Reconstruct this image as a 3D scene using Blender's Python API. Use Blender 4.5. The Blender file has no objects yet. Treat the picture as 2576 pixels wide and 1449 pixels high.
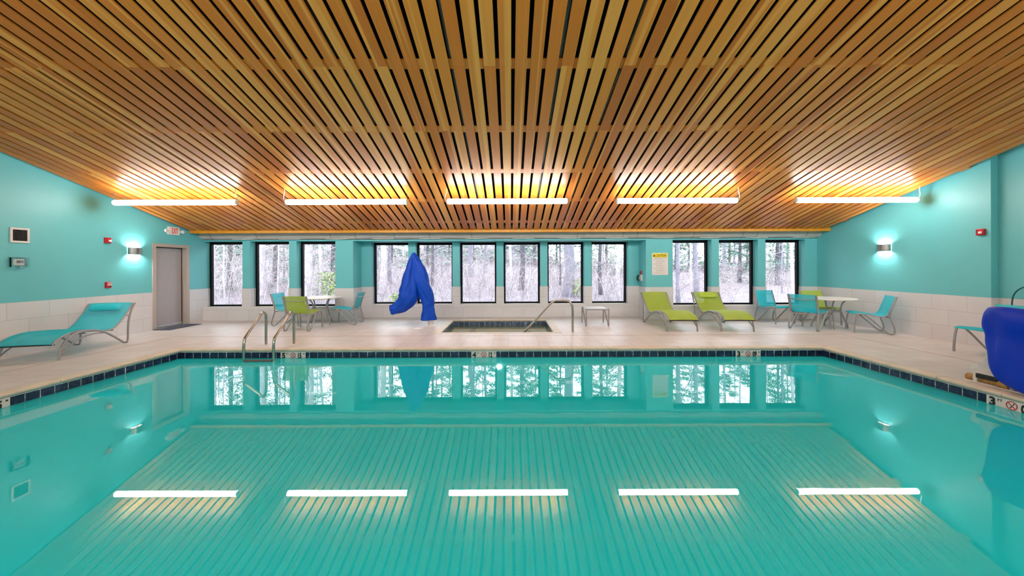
import bpy, math, random
from mathutils import Vector, Matrix, noise
random.seed(7)
S = bpy.context.scene
C = S.collection
PI = math.pi

# ------------------------------------------------------------------ materials
def newmat(name):
    m = bpy.data.materials.new(name); m.use_nodes = True
    nt = m.node_tree
    for n in list(nt.nodes): nt.nodes.remove(n)
    out = nt.nodes.new('ShaderNodeOutputMaterial')
    return m, nt, out
def N(nt, t, **kw):
    n = nt.nodes.new(t)
    for k, v in kw.items():
        if k in n.inputs: n.inputs[k].default_value = v
        else: setattr(n, k, v)
    return n
def L(nt, a, ao, b, bi): nt.links.new(a.outputs[ao], b.inputs[bi])
def rgba(c): return (c[0], c[1], c[2], 1.0)
def lin(h):
    h = h.lstrip('#'); o = []
    for i in (0, 2, 4):
        v = int(h[i:i+2], 16)/255.0
        o.append(v/12.92 if v <= 0.04045 else ((v+0.055)/1.055)**2.4)
    return tuple(o)
def ramp(nt, stops):
    r = nt.nodes.new('ShaderNodeValToRGB'); e = r.color_ramp.elements
    while len(e) > 1: e.remove(e[-1])
    e[0].position = stops[0][0]; e[0].color = rgba(stops[0][1])
    for p, c in stops[1:]:
        k = e.new(p); k.color = rgba(c)
    return r
def simple(name, col, rough=0.5, metal=0.0, var=0.06, scale=6.0, spec=0.5, bump=0.0, bscale=60.0, coat=0.0):
    m, nt, out = newmat(name)
    b = N(nt, 'ShaderNodeBsdfPrincipled', Roughness=rough, Metallic=metal)
    b.inputs['Specular IOR Level'].default_value = spec
    b.inputs['Coat Weight'].default_value = coat
    tc = N(nt, 'ShaderNodeTexCoord'); nz = N(nt, 'ShaderNodeTexNoise', Scale=scale, Detail=4.0)
    L(nt, tc, 'Object', nz, 'Vector')
    lo = tuple(max(0, x*(1-var)) for x in col); hi = tuple(min(1, x*(1+var)) for x in col)
    r = ramp(nt, [(0.3, lo), (0.7, hi)])
    L(nt, nz, 'Fac', r, 'Fac'); L(nt, r, 'Color', b, 'Base Color')
    if bump > 0:
        n2 = N(nt, 'ShaderNodeTexNoise', Scale=bscale, Detail=3.0); L(nt, tc, 'Object', n2, 'Vector')
        bp = N(nt, 'ShaderNodeBump', Strength=bump, Distance=0.01); L(nt, n2, 'Fac', bp, 'Height'); L(nt, bp, 'Normal', b, 'Normal')
    L(nt, b, 'BSDF', out, 'Surface')
    return m
def emit(name, col, strength):
    m, nt, out = newmat(name)
    e = N(nt, 'ShaderNodeEmission', Color=rgba(col), Strength=strength)
    L(nt, e, 'Emission', out, 'Surface'); return m
def tiles(name, c1, c2, grout, w, h, mode, mortar=0.004, rough=0.4, offset=0.0, shift=(0, 0), vein=0.0, spec=0.5, dirt=0.05):
    """mode: 'xy' floor, 'wall' for upright faces (u = X+Y, v = Z)"""
    m, nt, out = newmat(name)
    b = N(nt, 'ShaderNodeBsdfPrincipled', Roughness=rough); b.inputs['Specular IOR Level'].default_value = spec
    tc = N(nt, 'ShaderNodeTexCoord'); sp = N(nt, 'ShaderNodeSeparateXYZ'); L(nt, tc, 'Object', sp, 'Vector')
    cb = N(nt, 'ShaderNodeCombineXYZ')
    ax = N(nt, 'ShaderNodeMath', operation='ADD'); ay = N(nt, 'ShaderNodeMath', operation='ADD')
    ax.inputs[1].default_value = shift[0]; ay.inputs[1].default_value = shift[1]
    if mode == 'xy':
        L(nt, sp, 'X', ax, 0); L(nt, sp, 'Y', ay, 0)
    else:
        s2 = N(nt, 'ShaderNodeMath', operation='ADD'); L(nt, sp, 'X', s2, 0); L(nt, sp, 'Y', s2, 1)
        L(nt, s2, 0, ax, 0); L(nt, sp, 'Z', ay, 0)
    L(nt, ax, 0, cb, 'X'); L(nt, ay, 0, cb, 'Y')
    br = N(nt, 'ShaderNodeTexBrick'); br.offset = offset; br.squash = 1.0
    br.inputs['Scale'].default_value = 1.0; br.inputs['Brick Width'].default_value = w; br.inputs['Row Height'].default_value = h
    br.inputs['Mortar Size'].default_value = mortar; br.inputs['Mortar Smooth'].default_value = 0.1; br.inputs['Bias'].default_value = 0.0
    br.inputs['Color1'].default_value = rgba(c1); br.inputs['Color2'].default_value = rgba(c2); br.inputs['Mortar'].default_value = rgba(grout)
    L(nt, cb, 'Vector', br, 'Vector')
    nz = N(nt, 'ShaderNodeTexNoise', Scale=(9.0 if vein else 2.5), Detail=6.0, Distortion=(1.8 if vein else 0.3)); L(nt, tc, 'Object', nz, 'Vector')
    if vein:
        rr = ramp(nt, [(0.35, (0.55, 0.55, 0.6)), (0.55, (1, 1, 1)), (0.72, (3.0, 2.6, 2.4))])
    else:
        rr = ramp(nt, [(0.3, (1-dirt, 1-dirt, 1-dirt)), (0.7, (1+dirt*.5, 1+dirt*.5, 1+dirt*.5))])
    L(nt, nz, 'Fac', rr, 'Fac')
    mx = N(nt, 'ShaderNodeMix', data_type='RGBA', blend_type='MULTIPLY'); mx.inputs[0].default_value = 1.0
    nt.links.new(br.outputs['Color'], mx.inputs[6]); nt.links.new(rr.outputs['Color'], mx.inputs[7])
    nt.links.new(mx.outputs[2], b.inputs['Base Color'])
    bp = N(nt, 'ShaderNodeBump', Strength=0.25, Distance=0.003); bp.invert = True
    L(nt, br, 'Fac', bp, 'Height'); L(nt, bp, 'Normal', b, 'Normal')
    L(nt, b, 'BSDF', out, 'Surface'); return m
def wood(name, cols, rough=0.38):
    m, nt, out = newmat(name)
    b = N(nt, 'ShaderNodeBsdfPrincipled', Roughness=rough); b.inputs['Specular IOR Level'].default_value = 0.12; b.inputs['Coat Weight'].default_value = 0.32; b.inputs['Coat Roughness'].default_value = 0.36
    tc = N(nt, 'ShaderNodeTexCoord'); g = N(nt, 'ShaderNodeNewGeometry')
    mp = N(nt, 'ShaderNodeMapping'); mp.inputs['Scale'].default_value = (34, 0.7, 0); L(nt, tc, 'Object', mp, 'Vector')
    cb = N(nt, 'ShaderNodeCombineXYZ'); mu = N(nt, 'ShaderNodeMath', operation='MULTIPLY'); mu.inputs[1].default_value = 57.0
    L(nt, g, 'Random Per Island', mu, 0); L(nt, mu, 0, cb, 'Y'); L(nt, mu, 0, cb, 'Z')
    ad = N(nt, 'ShaderNodeVectorMath', operation='ADD'); L(nt, mp, 'Vector', ad, 0); L(nt, cb, 'Vector', ad, 1)
    nz = N(nt, 'ShaderNodeTexNoise', Scale=1.0, Detail=5.0, Roughness=0.6); L(nt, ad, 'Vector', nz, 'Vector')
    mp2 = N(nt, 'ShaderNodeMapping'); mp2.inputs['Scale'].default_value = (9, 0.10, 0); L(nt, tc, 'Object', mp2, 'Vector')
    ad2 = N(nt, 'ShaderNodeVectorMath', operation='ADD'); L(nt, mp2, 'Vector', ad2, 0); L(nt, cb, 'Vector', ad2, 1)
    nz2 = N(nt, 'ShaderNodeTexNoise', Scale=1.0, Detail=2.0); L(nt, ad2, 'Vector', nz2, 'Vector')
    base = ramp(nt, cols); L(nt, g, 'Random Per Island', base, 'Fac')
    sap = ramp(nt, [(0.56, (0, 0, 0)), (0.62, (1, 1, 1))]); L(nt, nz2, 'Fac', sap, 'Fac')
    m1 = N(nt, 'ShaderNodeMix', data_type='RGBA'); nt.links.new(sap.outputs['Color'], m1.inputs[0])
    nt.links.new(base.outputs['Color'], m1.inputs[6]); m1.inputs[7].default_value = rgba(cols[-1][1])
    gr = ramp(nt, [(0.25, (0.90, 0.88, 0.85)), (0.75, (1.05, 1.05, 1.05))]); L(nt, nz, 'Fac', gr, 'Fac')
    m2 = N(nt, 'ShaderNodeMix', data_type='RGBA', blend_type='MULTIPLY'); m2.inputs[0].default_value = 1.0
    nt.links.new(m1.outputs[2], m2.inputs[6]); nt.links.new(gr.outputs['Color'], m2.inputs[7])
    nt.links.new(m2.outputs[2], b.inputs['Base Color'])
    L(nt, b, 'BSDF', out, 'Surface'); return m
def sling(name, col, clear=0.16):
    m, nt, out = newmat(name)
    b = N(nt, 'ShaderNodeBsdfPrincipled', Roughness=0.6); b.inputs['Specular IOR Level'].default_value = 0.3
    tc = N(nt, 'ShaderNodeTexCoord'); nz = N(nt, 'ShaderNodeTexNoise', Scale=5.0, Detail=3.0); L(nt, tc, 'Object', nz, 'Vector')
    r = ramp(nt, [(0.3, tuple(x*0.93 for x in col)), (0.7, tuple(min(1, x*1.05) for x in col))]); L(nt, nz, 'Fac', r, 'Fac'); L(nt, r, 'Color', b, 'Base Color')
    wv = N(nt, 'ShaderNodeTexNoise', Scale=400.0, Detail=1.0); L(nt, tc, 'Object', wv, 'Vector')
    bp = N(nt, 'ShaderNodeBump', Strength=0.08, Distance=0.002); L(nt, wv, 'Fac', bp, 'Height'); L(nt, bp, 'Normal', b, 'Normal')
    tl = N(nt, 'ShaderNodeBsdfTranslucent', Color=rgba(col)); m0 = N(nt, 'ShaderNodeMixShader'); m0.inputs[0].default_value = 0.25
    L(nt, b, 'BSDF', m0, 1); L(nt, tl, 'BSDF', m0, 2)
    t = N(nt, 'ShaderNodeBsdfTransparent', Color=(0.85, 0.95, 0.95, 1)); mx = N(nt, 'ShaderNodeMixShader'); mx.inputs[0].default_value = clear
    L(nt, m0, 'Shader', mx, 1); L(nt, t, 'BSDF', mx, 2); L(nt, mx, 'Shader', out, 'Surface'); return m
def water(name, col, tint, body, wave=0.008, wscale=1.3):
    m, nt, out = newmat(name)
    tc = N(nt, 'ShaderNodeTexCoord')
    mp = N(nt, 'ShaderNodeMapping'); mp.inputs['Scale'].default_value = (1.0, 0.6, 1.0); L(nt, tc, 'Object', mp, 'Vector')
    nz = N(nt, 'ShaderNodeTexNoise', Scale=wscale, Detail=2.0, Distortion=0.4); L(nt, mp, 'Vector', nz, 'Vector')
    bp = N(nt, 'ShaderNodeBump', Strength=wave, Distance=0.05); L(nt, nz, 'Fac', bp, 'Height')
    d = N(nt, 'ShaderNodeBsdfDiffuse', Color=rgba(col)); t = N(nt, 'ShaderNodeBsdfTransparent', Color=rgba(tint))
    m1 = N(nt, 'ShaderNodeMixShader'); m1.inputs[0].default_value = body; L(nt, t, 'BSDF', m1, 1); L(nt, d, 'BSDF', m1, 2)
    g = N(nt, 'ShaderNodeBsdfGlossy', Color=(1, 1, 1, 1), Roughness=0.003); L(nt, bp, 'Normal', g, 'Normal')
    f = N(nt, 'ShaderNodeFresnel', IOR=1.5); L(nt, bp, 'Normal', f, 'Normal')
    m2 = N(nt, 'ShaderNodeMixShader'); L(nt, f, 'Fac', m2, 0); L(nt, m1, 'Shader', m2, 1); L(nt, g, 'BSDF', m2, 2)
    L(nt, m2, 'Shader', out, 'Surface'); return m
def glass(name, tint=(0.97, 0.985, 0.985), haze=0.0):
    m, nt, out = newmat(name)
    t = N(nt, 'ShaderNodeBsdfTransparent', Color=rgba(tint)); g = N(nt, 'ShaderNodeBsdfGlossy', Color=(1, 1, 1, 1), Roughness=0.0)
    f = N(nt, 'ShaderNodeFresnel', IOR=1.25); mx = N(nt, 'ShaderNodeMixShader')
    L(nt, f, 'Fac', mx, 0); L(nt, t, 'BSDF', mx, 1); L(nt, g, 'BSDF', mx, 2); L(nt, mx, 'Shader', out, 'Surface'); return m

TEAL = lin('#68C2C8'); AQUA = lin('#34DAEA'); LIME = lin('#C0D652')
M = {}
M['wall'] = simple('turquoise_paint', TEAL, rough=0.46, var=0.02, scale=1.5, spec=0.5, bump=0.03, bscale=220)
M['wall_tile'] = tiles('cream_wall_tile', lin('#D9DBDE'), lin('#D2D3D6'), lin('#B2B0B0'), 0.61, 0.31, 'wall', 0.003, 0.35, 0.5, (0.13, 0.0), dirt=0.04)
M['deck'] = tiles('beige_deck_tile', lin('#CFC9C6'), lin('#C8C1BD'), lin('#A0958B'), 0.305, 0.305, 'xy', 0.003, 0.36, 0.0, (0.05, 0.12), dirt=0.08)
M['coping'] = simple('sand_coping', lin('#C9C0AE'), rough=0.5, var=0.1, scale=5, bump=0.1)
M['joint'] = simple('brown_joint', lin('#8E7D6B'), rough=0.8)
M['navy'] = tiles('navy_slate_tile', lin('#202C50'), lin('#181F3E'), lin('#A9B6B8'), 0.1556, 0.1556, 'wall', 0.005, 0.25, 0.0, (0.02, 0.2093), vein=1.0)
M['slate'] = tiles('blue_slate_tile', lin('#4C5E7E'), lin('#3C4C6A'), lin('#A9B6B8'), 0.148, 0.1556, 'wall', 0.005, 0.25, 0.0, (0.02, 0.2093), vein=1.0)
M['plaster'] = simple('turquoise_plaster', lin('#38B8AE'), rough=0.7, var=0.04, scale=1.0)
M['spa_plaster'] = simple('pale_green_plaster', lin('#C6CDB2'), rough=0.7, var=0.05)
M['spa_stripe'] = simple('blue_step_tile', lin('#5A6C86'), rough=0.4)
M['pool_water'] = water('pool_water', lin('#1ED2DC'), (0.45, 0.90, 0.90), 0.86)
M['spa_water'] = water('spa_water', lin('#A8BC90'), (0.86, 0.92, 0.78), 0.15, 0.03, 2.5)
M['slat'] = wood('honey_wood', [(0.0, lin('#B8621C')), (0.3, lin('#CA7222')), (0.6, lin('#D47C28')), (0.85, lin('#DC8A32')), (1.0, lin('#E89E48'))])
M['fascia'] = wood('amber_wood', [(0.0, lin('#C8821C')), (1.0, lin('#D8982A'))])
M['black_void'] = simple('black_roof_paint', (0.004, 0.004, 0.004), rough=0.9, var=0.1, spec=0.1)
M['foil'] = simple('dull_foil', lin('#5A5650'), rough=0.4, metal=0.6, var=0.3, scale=14, bump=0.5, bscale=18)
M['conduit'] = simple('grey_conduit', lin('#55565A'), rough=0.5, var=0.05)
M['frame_black'] = simple('black_frame', lin('#06070C'), rough=0.5, var=0.1, spec=0.15)
M['glass'] = glass('window_glass')
M['sill'] = simple('white_sill_tile', lin('#DAD6D2'), rough=0.35, var=0.03)
M['duct'] = simple('grey_canvas', lin('#B9B6B2'), rough=0.75, var=0.06, scale=4, bump=0.15, bscale=40)
M['duct_band'] = simple('grey_seam', lin('#77746F'), rough=0.8)
M['white'] = simple('white_plastic', lin('#E8E6E2'), rough=0.4, var=0.02)
M['white_metal'] = simple('white_enamel', lin('#DEDCDA'), rough=0.35, var=0.03)
M['tube_light'] = emit('lit_diffuser', (1.0, 0.98, 0.96), 19.5)
M['bulb'] = emit('lit_bulb', (1.0, 0.97, 0.92), 300.0)
M['pool_lamp'] = emit('lit_lens', (0.85, 1.0, 0.97), 70.0)
M['steel'] = simple('brushed_steel', lin('#ADA8A0'), rough=0.26, metal=1.0, var=0.04, scale=30)
M['pewter'] = simple('pewter_powder_coat', lin('#9B9A9C'), rough=0.42, metal=0.3, var=0.05, scale=20)
M['sconce'] = simple('brushed_nickel', lin('#A8A2A0'), rough=0.3, metal=0.9, var=0.05, scale=30)
M['rubber'] = simple('black_rubber', lin('#17171A'), rough=0.7)
M['aqua'] = sling('aqua_mesh', AQUA, 0.42); M['lime'] = sling('lime_mesh', LIME, 0.34)
M['aqua_pad'] = simple('aqua_pad', lin('#26C6D8'), rough=0.6, var=0.04); M['lime_pad'] = simple('lime_pad', lin('#B2CA44'), rough=0.6, var=0.04)
M['table_white'] = simple('white_laminate', lin('#E9E3DC'), rough=0.3, var=0.02)
M['grey_mesh'] = simple('pale_grey_mesh', lin('#C9C9CC'), rough=0.5, var=0.04)
M['door'] = simple('grey_door_paint', lin('#ABA8AD'), rough=0.38, var=0.02)
M['door_frame'] = simple('taupe_frame_paint', lin('#B4ABA3'), rough=0.38, var=0.02)
M['chrome'] = simple('pale_alloy', lin('#C4CCD4'), rough=0.3, metal=0.5)
M['mat'] = simple('slate_blue_mat', lin('#454A5A'), rough=0.95, var=0.15, scale=60)
M['red'] = simple('red_plastic', lin('#C4122A'), rough=0.35, var=0.04)
M['exit_red'] = simple('exit_letter_red', lin('#E4404A'), rough=0.4)
M['lens'] = simple('clear_strobe_lens', lin('#F2E6E6'), rough=0.15, var=0.02)
M['screen'] = simple('grey_screen', lin('#7E93A4'), rough=0.2)
M['guard'] = glass('clear_guard', (0.98, 0.995, 0.995))
M['black'] = simple('black_ink', lin('#101014'), rough=0.5)
M['yellow'] = simple('sign_yellow', lin('#F2DA1C'), rough=0.35, var=0.02)
M['sign_text'] = simple('grey_print', lin('#A39EA0'), rough=0.5)
M['sign_white'] = simple('sign_white', lin('#E6DEDC'), rough=0.35, var=0.02)
M['marker'] = simple('white_marker_tile', lin('#E2DCDA'), rough=0.25, var=0.03)
M['blue'] = simple('royal_blue_vinyl', lin('#0044BA'), rough=0.5, spec=0.25, var=0.05, scale=3, bump=0.5, bscale=5)
M['blue2'] = simple('deep_blue_vinyl', lin('#0036C6'), rough=0.5, spec=0.25, var=0.06, scale=3, bump=0.5, bscale=4)
M['blue_dark'] = simple('navy_lining', lin('#0A1E78'), rough=0.7)
M['rust'] = simple('rusty_brass', lin('#A9874A'), rough=0.6, metal=0.3, var=0.35, scale=30)
M['hose'] = simple('dark_teal_rubber', lin('#155A66'), rough=0.5)
M['louver'] = simple('dark_louver', lin('#3A3438'), rough=0.5)
M['bark_pale'] = simple('pale_bark', lin('#B0A6AC'), rough=0.9, var=0.22, scale=5, bump=0.4, bscale=14)
M['bark_grey'] = simple('grey_bark', lin('#7C7682'), rough=0.9, var=0.25, scale=5, bump=0.4, bscale=14)
M['bark_dark'] = simple('dark_bark', lin('#544E58'), rough=0.9, var=0.25, scale=5, bump=0.4, bscale=14)
def brush(name, stops):
    m, nt, out = newmat(name); b = N(nt, 'ShaderNodeBsdfPrincipled', Roughness=0.9)
    g = N(nt, 'ShaderNodeNewGeometry'); r = ramp(nt, stops); L(nt, g, 'Random Per Island', r, 'Fac'); L(nt, r, 'Color', b, 'Base Color'); L(nt, b, 'BSDF', out, 'Surface'); return m
M['twig'] = brush('dry_brush', [(0.0, lin('#6A5E62')), (0.4, lin('#8C7E80')), (0.8, lin('#AA9C9E')), (1.0, lin('#D2C6C6'))])
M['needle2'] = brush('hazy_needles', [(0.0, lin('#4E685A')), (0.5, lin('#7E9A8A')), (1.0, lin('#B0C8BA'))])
M['needle'] = simple('evergreen_needles', lin('#567264'), rough=0.8, var=0.4, scale=1.2)
M['leafy'] = simple('yellow_green_leaves', lin('#869C58'), rough=0.8, var=0.3, scale=2)
M['litter'] = simple('leaf_litter', lin('#776C72'), rough=0.95, var=0.35, scale=4.5, bump=0.5, bscale=9)

# ------------------------------------------------------------------ mesh helpers
class MB:
    def __init__(s): s.v = []; s.f = []
    def quad(s, a, b, c, d):
        k = len(s.v); s.v += [a, b, c, d]; s.f.append((k, k+1, k+2, k+3))
    def box(s, x0, x1, y0, y1, z0, z1):
        k = len(s.v)
        s.v += [(x0,y0,z0),(x1,y0,z0),(x1,y1,z0),(x0,y1,z0),(x0,y0,z1),(x1,y0,z1),(x1,y1,z1),(x0,y1,z1)]
        for q in ((0,3,2,1),(4,5,6,7),(0,1,5,4),(1,2,6,5),(2,3,7,6),(3,0,4,7)): s.f.append(tuple(k+i for i in q))
        return s
    def prism(s, poly, axis, a, b):
        """poly of 2-D points extruded along axis ('x': poly=(y,z); 'y': poly=(x,z); 'z': poly=(x,y)) from a to b"""
        def P(p, t): return (t, p[0], p[1]) if axis == 'x' else ((p[0], t, p[1]) if axis == 'y' else (p[0], p[1], t))
        k = len(s.v); n = len(poly)
        s.v += [P(p, a) for p in poly] + [P(p, b) for p in poly]
        s.f.append(tuple(k+i for i in range(n))[::-1]); s.f.append(tuple(k+n+i for i in range(n)))
        for i in range(n):
            j = (i+1) % n; s.f.append((k+i, k+j, k+n+j, k+n+i))
        return s
    def ring(s, pts):
        k = len(s.v); s.v += [tuple(p) for p in pts]; return list(range(k, k+len(pts)))
    def loft(s, rings, cap0=True, cap1=True):
        rs = [s.ring(r) for r in rings]; n = len(rs[0])
        for a, b in zip(rs, rs[1:]):
            for i in range(n):
                j = (i+1) % n; s.f.append((a[i], a[j], b[j], b[i]))
        if cap0: s.f.append(tuple(rs[0][::-1]))
        if cap1: s.f.append(tuple(rs[-1]))
        return s
    def tube(s, pts, r, sides=8, flat=None, cap=True):
        pts = [Vector(p) for p in pts]; n = len(pts)
        rad = r if isinstance(r, (list, tuple)) else [r]*n
        t0 = (pts[1]-pts[0]).normalized()
        up = Vector((0, 0, 1)) if abs(t0.z) < 0.9 else Vector((1, 0, 0))
        u = t0.cross(up).normalized(); rings = []
        for i in range(n):
            t = (pts[min(i+1, n-1)]-pts[max(i-1, 0)])
            if t.length < 1e-9: t = t0
            t = t.normalized(); u = (u - t*u.dot(t))
            u = u.normalized() if u.length > 1e-6 else t.orthogonal().normalized()
            w = t.cross(u)
            rings.append([pts[i] + (u*math.cos(2*PI*k/sides) + w*math.sin(2*PI*k/sides))*rad[i] for k in range(sides)])
        return s.loft(rings, cap, cap)
    def cyl(s, c, axis, r, h, sides=24, r2=None):
        c = Vector(c); a = {'x': Vector((1,0,0)), 'y': Vector((0,1,0)), 'z': Vector((0,0,1))}[axis]
        return s.tube([c, c+a*h], [r, r if r2 is None else r2], sides)
    def disc_lathe(s, c, prof, sides=32):
        c = Vector(c)
        return s.loft([[c+Vector((r*math.cos(2*PI*k/sides), r*math.sin(2*PI*k/sides), z)) for k in range(sides)] for r, z in prof])
    def build(s, name, mat, parent=None, smooth=None, bevel=0.0):
        me = bpy.data.meshes.new(name); me.from_pydata([tuple(v) for v in s.v], [], s.f); me.validate(); me.update()
        if isinstance(mat, str): mat = M[mat]
        me.materials.append(mat)
        if smooth is not None:
            me.polygons.foreach_set('use_smooth', [True]*len(me.polygons)); me.set_sharp_from_angle(angle=math.radians(smooth))
        o = bpy.data.objects.new(name, me); C.objects.link(o)
        if parent is not None: o.parent = parent
        if bevel:
            b = o.modifiers.new('bevel', 'BEVEL'); b.width = bevel; b.segments = 2; b.limit_method = 'ANGLE'
        return o
def spline(pts, n=6):
    P = [Vector(p) for p in pts]; out = []
    for i in range(len(P)-1):
        p0 = P[max(i-1, 0)]; p1 = P[i]; p2 = P[i+1]; p3 = P[min(i+2, len(P)-1)]
        for k in range(n):
            t = k/n
            out.append(0.5*((2*p1) + (p2-p0)*t + (2*p0-5*p1+4*p2-p3)*t*t + (3*p1-p0-3*p2+p3)*t**3))
    out.append(P[-1]); return out
def tag(o, label, cat, group=None, kind=None):
    o['label'] = label; o['category'] = cat
    if group: o['group'] = group
    if kind: o['kind'] = kind
    return o
def thing(name, label, cat, loc=(0, 0, 0), rz=0.0, group=None):
    o = bpy.data.objects.new(name, None); C.objects.link(o); o.location = loc; o.rotation_euler = (0, 0, rz)
    o.empty_display_size = 0.1
    return tag(o, label, cat, group)
def struct(o, label, cat): return tag(o, label, cat, None, 'structure')
def textmesh(body, size, depth=0.001, bold=0.0, sx=1.0, align='LEFT'):
    cu = bpy.data.curves.new('lettering', 'FONT'); cu.body = body; cu.size = size; cu.extrude = depth; cu.offset = bold
    cu.align_x = align; cu.resolution_u = 4
    o = bpy.data.objects.new('lettering', cu); C.objects.link(o)
    bpy.context.view_layer.update()
    me = bpy.data.meshes.new_from_object(o.evaluated_get(bpy.context.evaluated_depsgraph_get()))
    bpy.data.objects.remove(o)
    for v in me.vertices: v.co.x *= sx
    return me
def put_text(name, body, size, mat, parent, loc, facing, bold=0.0, sx=1.0, align='LEFT', h=None):
    """facing: '-y' reads from -y side, '+x' faces +x, '-x' faces -x"""
    me = textmesh(body, size, 0.0012, bold, sx, align); me.materials.clear(); me.materials.append(M[mat])
    o = bpy.data.objects.new(name, me); C.objects.link(o); o.parent = parent; o.location = loc
    o.rotation_euler = (PI/2, 0, {'-y': 0, '+x': PI/2, '-x': -PI/2}[facing]); return o

# ------------------------------------------------------------------ dimensions (metres; deck top z = 0, camera over origin)
XL, XR, XR2 = -8.83, 8.82, 8.95
YB, YC, YF = 10.77, 11.38, -4.0            # side bay wall, middle wall, wall behind
ZH, ZS, ZT = 2.285, 0.40, 0.93             # window head, sill, tile top
PX0, PX1, PY0, PY1 = -6.204, 5.866, 1.2, 7.03   # pool
SX0, SX1, SY0, SY1 = -1.65, 1.02, 8.74, 10.80   # spa
WZ, SWZ = -0.16, -0.14
A, B, YR = 1.54+3.692, 0.2615, 0.6         # slat plane z = A - B*y, ridge
def cz(y): return A - B*y if y >= YR else A - B*YR - B*(YR-y)

# ------------------------------------------------------------------ floor, pool, spa
m = MB()
m.box(-9.3, PX0, YF, 11.7, -0.3, 0); m.box(PX1, 9.3, YF, 11.7, -0.3, 0)
m.box(PX0, PX1, YF, PY0, -0.3, 0); m.box(PX0, PX1, PY1, SY0, -0.3, 0); m.box(PX0, PX1, SY1, 11.7, -0.3, 0)
m.box(PX0, SX0, SY0, SY1, -0.3, 0); m.box(SX1, PX1, SY0, SY1, -0.3, 0)
struct(m.build('floor', 'deck'), 'beige square-tiled pool deck around the water', 'floor')
m = MB()
jx0, jx1, jy = -7.5, 7.35, 8.32
m.box(jx0-.006, jx0+.006, YF, jy, -.01, .0015); m.box(jx1-.006, jx1+.006, YF, jy, -.01, .0015); m.box(jx0, jx1, jy-.006, jy+.006, -.01, .0015)
struct(m.build('trim_1', 'joint'), 'thin brown expansion joint running round the deck', 'joint')
def coping(m, x0, x1, y0, y1, w, nose, t, z, step, horiz_y=True, inside=1):
    """rows of stones along the four sides of an opening"""
    def prof(e, s):  # (across, z) with rounded nose towards the opening; e edge coordinate, s sign into opening
        pts = [(e - s*w, z), (e + s*(nose-.02), z)]
        for k in range(1, 7):
            a = PI/2 - PI*k/7; pts.append((e + s*(nose-.022 + .022*math.cos(a)), z - t/2 + (t/2)*math.sin(a)))
        pts += [(e + s*(nose-.02), z - t), (e - s*w, z - t)]; return pts
    def run(a, b):
        n = max(1, round((b-a)/step)); return [(a+(b-a)*i/n+.003, a+(b-a)*(i+1)/n-.003) for i in range(n)]
    for (e, s) in ((x0, 1), (x1, -1)):
        for a, b in run(y0-w, y1+w): m.prism(prof(e, s), 'y', a, b)
    for (e, s) in ((y0, 1), (y1, -1)):
        for a, b in run(x0, x1):
            m.prism(prof(e, s), 'x', a, b)
    return m
m = coping(MB(), PX0, PX1, PY0, PY1, 0.16, 0.03, 0.05, 0.004, 0.655)
struct(m.build('trim_2', 'coping', smooth=40), 'sandy bullnose coping stones edging the big pool', 'coping')
m = coping(MB(), SX0, SX1, SY0, SY1, 0.16, 0.02, 0.05, 0.004, 0.45)
struct(m.build('trim_3', 'coping', smooth=40), 'sandy coping stones edging the small hot tub', 'coping')
def basin(x0, x1, y0, y1, zb, zt):
    m = MB()
    m.box(x0-.15, x0, y0-.15, y1+.15, zb-.1, zt); m.box(x1, x1+.15, y0-.15, y1+.15, zb-.1, zt)
    m.box(x0, x1, y0-.15, y0, zb-.1, zt); m.box(x0, x1, y1, y1+.15, zb-.1, zt); m.box(x0, x1, y0, y1, zb-.1, zb); return m
def band(x0, x1, y0, y1, zb, zt, t=.008):
    m = MB()
    m.box(x0, x0+t, y0, y1, zb, zt); m.box(x1-t, x1, y0, y1, zb, zt)
    m.box(x0+t, x1-t, y0, y0+t, zb, zt); m.box(x0+t, x1-t, y1-t, y1, zb, zt); return m
pb = struct(basin(PX0, PX1, PY0, PY1, -1.5, -.048).build('pool_basin', 'plaster'), 'turquoise plastered basin of the big pool', 'pool')
band(PX0, PX1, PY0, PY1, -.2093, -.0537).build('waterline_tile', 'navy', pb)
MB().box(PX0+.001, PX1-.001, PY1-.005, PY1, -.0537, -.046).box(PX0, PX0+.005, PY0, PY1, -.0537, -.046).box(PX1-.005, PX1, PY0, PY1, -.0537, -.046).build('grout_line', 'marker', pb)
w = MB(); w.quad((PX0, PY0, WZ), (PX1, PY0, WZ), (PX1, PY1, WZ), (PX0, PY1, WZ))
struct(w.build('pool_water', 'pool_water'), 'turquoise still water of the big pool', 'water')
sb = struct(basin(SX0, SX1, SY0, SY1, -1.1, -.048).build('spa_basin', 'spa_plaster'), 'pale green plastered hot tub basin', 'hot tub')
band(SX0, SX1, SY0, SY1, -.2093, -.0537).build('waterline_tile', 'slate', sb)
m = MB(); m.box(SX0, SX1, SY1-1.0, SY1, -1.1, -.2); m.box(SX0, SX0+.45, SY0, SY1-1.0, -1.1, -.2); m.box(SX1-.45, SX1, SY0, SY1-1.0, -1.1, -.2)
m.build('bench', 'spa_plaster', sb)
m = MB(); m.box(SX0+.55, SX0+.70, SY1-1.002, SY1-.3, -.2, -.196); m.box(SX1-.62, SX1-.47, SY1-1.002, SY1-.3, -.2, -.196)
m.build('step_stripe', 'spa_stripe', sb)
w = MB(); w.quad((SX0, SY0, SWZ), (SX1, SY0, SWZ), (SX1, SY1, SWZ), (SX0, SY1, SWZ))
struct(w.build('spa_water', 'spa_water'), 'clear greenish water in the small hot tub', 'water')
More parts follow.
